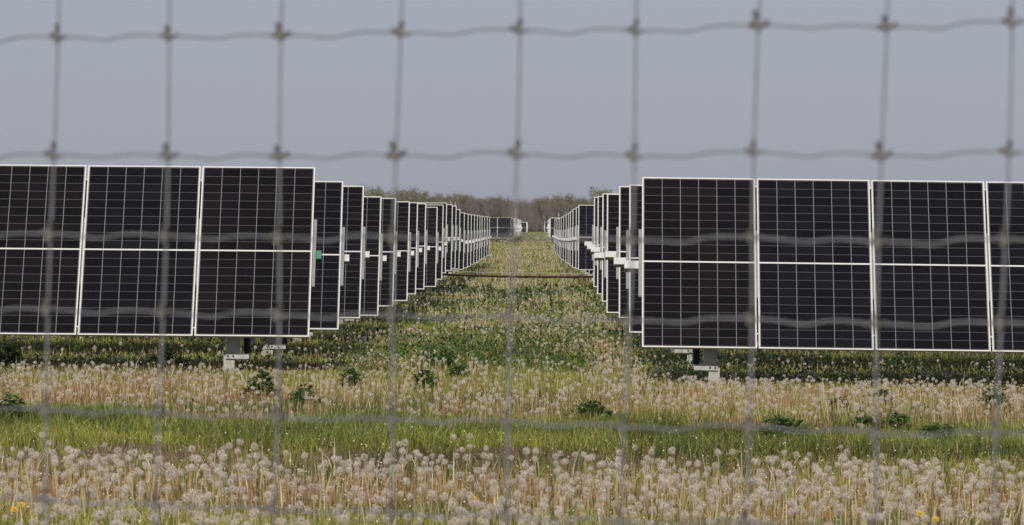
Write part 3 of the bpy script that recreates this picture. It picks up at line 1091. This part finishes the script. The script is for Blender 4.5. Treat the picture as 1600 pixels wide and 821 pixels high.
# low dark foliage in the aisle, and packed under the first rows to deepen their shadow: broad leaves mass
def leafmass():
    parts = [scatter(48.5, 56, 330, 1), scatter(56, 80, 230, 1), scatter(80, 125, 62, 0, -6, 5), scatter(28, 48, 20, 1)]
    x = np.concatenate([p[0] for p in parts]); y = np.concatenate([p[1] for p in parts])
    q = (1 - aisle_patch(x, y)) * sstep(.3, .55, N3(x, y / 2.2, 1.5) * .6 + N2(x, y / 2, .5) * .4)
    q = np.where(y < 48, q * .25, q)
    q = np.maximum(q, (1 - aisle(x, y)) * np.where(x > 0, .7, .5) * (y > 48.5) * (y < 53))  # minimum leaf cover under the front rows, added to darken the panel shadow
    q = q * np.where((x < -2.4) & (y < 62), .6, 1) * .85
    k = rng.random(len(x)) < q
    x, y, q = x[k], y[k], q[k]
    n_ = len(x)
    sz = np.interp(y, [28, 48, 80, 125], [.02, .022, .038, .085]) * rng.uniform(.6, 1.4, n_)
    hh = rng.random(n_) ** .7 * np.interp(y, [28, 50, 60, 125], [.12, .27, .2, .18]) * (.5 + N2(x, y, .5))
    z = gz(x, y) + hh
    az, el = rng.uniform(0, 6.28, n_), rng.uniform(-.2, 1.1, n_)
    d = np.stack([np.cos(az) * np.cos(el), np.sin(az) * np.cos(el), np.sin(el)], -1)
    a = np.cross(d, [0, 0, 1.]); a /= np.linalg.norm(a, axis=1)[:, None] + 1e-6
    c = np.stack([x, y, z], -1)
    s_ = sz[:, None]
    V = np.stack([c - d * s_, c + a * s_ * .5, c + d * s_, c - a * s_ * .5], 1).reshape(-1, 3)
    C = np.repeat(pick(n_, [(.07, .115, .03), (.04, .075, .024), (.13, .18, .045)], [3, 1.5, 1.2]), 4, 0)
    me = np_mesh('broadleaf_ground_cover', V, np.arange(n_ * 4), np.full(n_, 4), C)
    me.materials.append(M_leafm)
    tag(link('broadleaf_ground_cover', me), 'low dark green broad leaves in patches along the aisle, thickened under panels to deepen shade', 'ground cover', kind='stuff')


leafmass()


# ------------------------------------------------------------------ distant wood
def tree_arrays(seed, H_, Wd, leafy):
    g = random.Random(seed)
    r_ = np.random.default_rng(seed)
    trunk = MB()
    segs = []

    def grow(p, d, ln, rad, lev):
        q = p + d * ln
        mid = p.lerp(q, .5) + Vector((g.uniform(-1, 1), g.uniform(-1, 1), 0)) * ln * .05
        if lev < 3: trunk.tube([p, mid, q], [rad, rad * .8, rad * .6], 5 if lev else 7, cap=False)
        segs.append((p, q, lev))
        if lev >= 4: return
        nb = (3, 3, 3, 3)[min(lev, 3)] + (g.random() < .5)
        for k in range(nb):
            t_ = g.uniform(.5, 1.0) if lev else g.uniform(.45, 1)
            s = p.lerp(q, t_)
            nd = (d * .8 + Vector((g.uniform(-1, 1), g.uniform(-1, 1), g.uniform(-.1, .7))) * (.75 if lev else .6)).normalized()
            grow(s, nd, ln * g.uniform(.55, .75), rad * .5, lev + 1)
    grow(Vector((0, 0, -.2)), Vector((g.uniform(-.05, .05), g.uniform(-.05, .05), 1)).normalized(), H_ * .42, H_ * .017, 0)
    tips = [s for s in segs if s[2] >= 3]
    V, Lq, T, C = [], [], [], []
    for (p, q, lev) in tips:
        p, q = np.array(p), np.array(q)
        for k in range(7):
            s = p + (q - p) * r_.random() + r_.normal(0, .25, 3)
            d = r_.normal(0, 1, 3); d[2] = abs(d[2]) * .9 + .2; d /= np.linalg.norm(d)
            a = np.cross(d, r_.normal(0, 1, 3)); a /= np.linalg.norm(a)
            if r_.random() > leafy:
                ln, wd_ = r_.uniform(.5, 1.1), r_.uniform(.022, .045)
                cc = np.array((.175, .135, .11)) * r_.uniform(.6, 1.3)
                o = len(V)
                V += [s - a * wd_, s + a * wd_, s + d * ln]; C += [cc] * 3; Lq += [o, o + 1, o + 2]; T.append(3)
            else:
                sz = r_.uniform(.08, .20)
                cc = np.array([(.20, .19, .09), (.19, .16, .10), (.17, .19, .07), (.22, .17, .12), (.19, .22, .08), (.15, .17, .08)][seed % 100 % 6]) * r_.uniform(.6, 1.4)
                o = len(V)
                b_ = np.cross(d, a)
                V += [s - a * sz, s - b_ * sz, s + a * sz, s + b_ * sz]; C += [cc] * 4; Lq += [o, o + 1, o + 2, o + 3]; T.append(4)
    V = np.array(V)
    hmax = V[:, 2].max()
    wmax = np.abs(V[:, :2]).max()
    sc_ = np.array([Wd / 2 / wmax, Wd / 2 / wmax, H_ / hmax])
    return trunk, V * sc_, np.array(Lq), np.array(T), np.array(C), sc_


M_bark = simple('grey_brown_bark', (.17, .14, .12), .9, 0, .2, 1)
tvars = []
for s, (H_, Wd, lf) in enumerate(((12, 8, .45), (12.5, 7, .25), (11.5, 9, .35), (12, 6.5, .15), (12, 8.5, .7), (11, 7.5, .3))):
    tk, V, Lq, T, C, sc_ = tree_arrays(100 + s, H_, Wd, lf)
    tk.v = [(a * sc_[0], b_ * sc_[1], c * sc_[2]) for a, b_, c in tk.v]
    tme = tk.mesh('trunk'); tme.materials.append(M_bark)
    cme = np_mesh('crown', V, Lq, T, C); cme.materials.append(M_tree)
    tvars.append((H_, tme, cme, tk, V, Lq, T, C))


def tree(px, ytop, D, var, label, group=None, wide=1.0):
    p = at(px, ytop, D)
    g = float(gz(p.x, D))
    h = p.z - g
    H_, tme, cme = tvars[var][:3]
    t = empty('tree', (p.x, D, g), label, 'tree', group)
    s = h / H_
    t.scale = (s * wide, s * wide, s)
    t.rotation_euler = (0, 0, random.uniform(0, 6.28))
    link('trunk', tme, None, t)
    link('crown', cme, None, t)


PROF_X = [520, 560, 575, 590, 605, 640, 665, 700, 740, 780, 800, 825, 850, 880, 910, 930, 945, 965, 1000]
PROF_Y = [296, 294, 296, 289, 298, 290, 297, 297, 298, 301, 303, 310, 301, 299, 303, 303, 291, 298, 298]
TD = 1180
tree(592, 286, TD, 4, 'pale budding tree rising highest over the second row left of the aisle', None, 1.15)
tree(641, 288, TD, 0, 'wide budding tree rising behind the sixth row left of the aisle', None, 1.5)
tree(946, 289, TD, 4, 'green budding tree rising behind the fifth row right of the aisle', None, 1.2)
tree(568, 294, TD + 6, 1, 'pale tree half hidden behind the third row left of the aisle')
tree(713, 295, TD, 2, 'broad olive tree topping the wood above the reddish poles', None, 1.3)
tree(764, 300, TD, 5, 'rounded brown tree between the pale pole and the reddish poles', None, 1.2)
tree(851, 303, TD, 2, 'olive tree at the near side of the dip in the distant wood', None, 1.1)
tree(884, 298, TD, 0, 'high rounded tree in the wood above the right rows', None, 1.3)
grp = 'bare brown trees of the distant wood'
x_ = 530
while x_ < 1000:
    yt = np.interp(x_, PROF_X, PROF_Y) + random.uniform(-1.5, 7)
    tree(x_, yt, TD + random.uniform(8, 16), random.choice([0, 1, 2, 3, 5]), 'bare brownish tree in the solid wood behind the solar rows', grp, random.uniform(1.0, 1.4))
    x_ += random.uniform(13, 20)

# the mass of the wood behind
VV, LL, TT, CC = [], [], [], []
KV, KF = [], []
off = 0
for row in range(4):
    D = TD + 22 + row * 14
    px = -150
    while px < 1750:
        yt = np.interp(px, PROF_X, PROF_Y) + random.uniform(2, 14)
        inview = 500 < px < 1020
        v = random.choice([0, 1, 2, 3, 5])
        H_, _, _, tk, V, Lq, T, C = tvars[v]
        p = at(px, yt, D)
        g = float(gz(p.x, D))
        s = (p.z - g) / H_
        a = random.uniform(0, 6.28)
        ca, sa = math.cos(a), math.sin(a)
        wv = s * random.uniform(1.1, 1.5)
        VV.append(np.stack([(V[:, 0] * ca - V[:, 1] * sa) * wv + p.x, (V[:, 0] * sa + V[:, 1] * ca) * wv + D, V[:, 2] * s + g], -1))
        LL.append(Lq + off); TT.append(T); CC.append(C * random.uniform(.8, 1.15)); off += len(V)
        px += random.uniform(14, 24) if inview else random.uniform(45, 70)
# undergrowth thicket: fine upright twigs
nt_ = 60000
pxr = rng.uniform(450, 1080, nt_)
D = TD + rng.uniform(2, 75, nt_)
xx = (pxr - 845) / F * D
hh = rng.uniform(1.5, 8.5, nt_) * (.6 + .5 * N1(xx, D, 12))
z0 = rng.uniform(0, 1, nt_) * 3 + .1
wd2 = rng.uniform(.03, .07, nt_)
lnx = rng.normal(0, .12, nt_) * hh
V = np.stack([np.stack([xx - wd2, D, z0], -1), np.stack([xx + wd2, D, z0], -1), np.stack([xx + lnx, D + rng.normal(0, .3, nt_), z0 + hh], -1)], 1).reshape(-1, 3)
VV.append(V); LL.append(np.arange(nt_ * 3) + off); TT.append(np.full(nt_, 3)); CC.append(np.repeat(pick(nt_, [(.13, .10, .085), (.17, .13, .11), (.10, .095, .055)], [2, 2, 1]), 3, 0))
me = np_mesh('distant_wood', np.concatenate(VV), np.concatenate(LL), np.concatenate(TT), np.concatenate(CC))
me.materials.append(M_tree)
tag(link('distant_wood', me), 'brown leafless wood filling the background behind the solar field', 'wood', kind='stuff')

# ------------------------------------------------------------------ haze
HZD = 0.00008
if HZD > 0:
    hb = MB().box((0, 800, 24), (900, 1720, 52)).mesh('haze')
    hm_, n, b = mat('haze_air')
    n.nodes.remove(b)
    pv = n.nodes.new('ShaderNodeVolumePrincipled')
    pv.inputs['Color'].default_value = (.86, .88, .92, 1)
    pv.inputs['Density'].default_value = HZD
    pv.inputs['Anisotropy'].default_value = 0.0
    n.links.new(pv.outputs[0], n.nodes['Material Output'].inputs['Volume'])
    hz = link('haze', hb, hm_)
    tag(hz, kind='stuff')
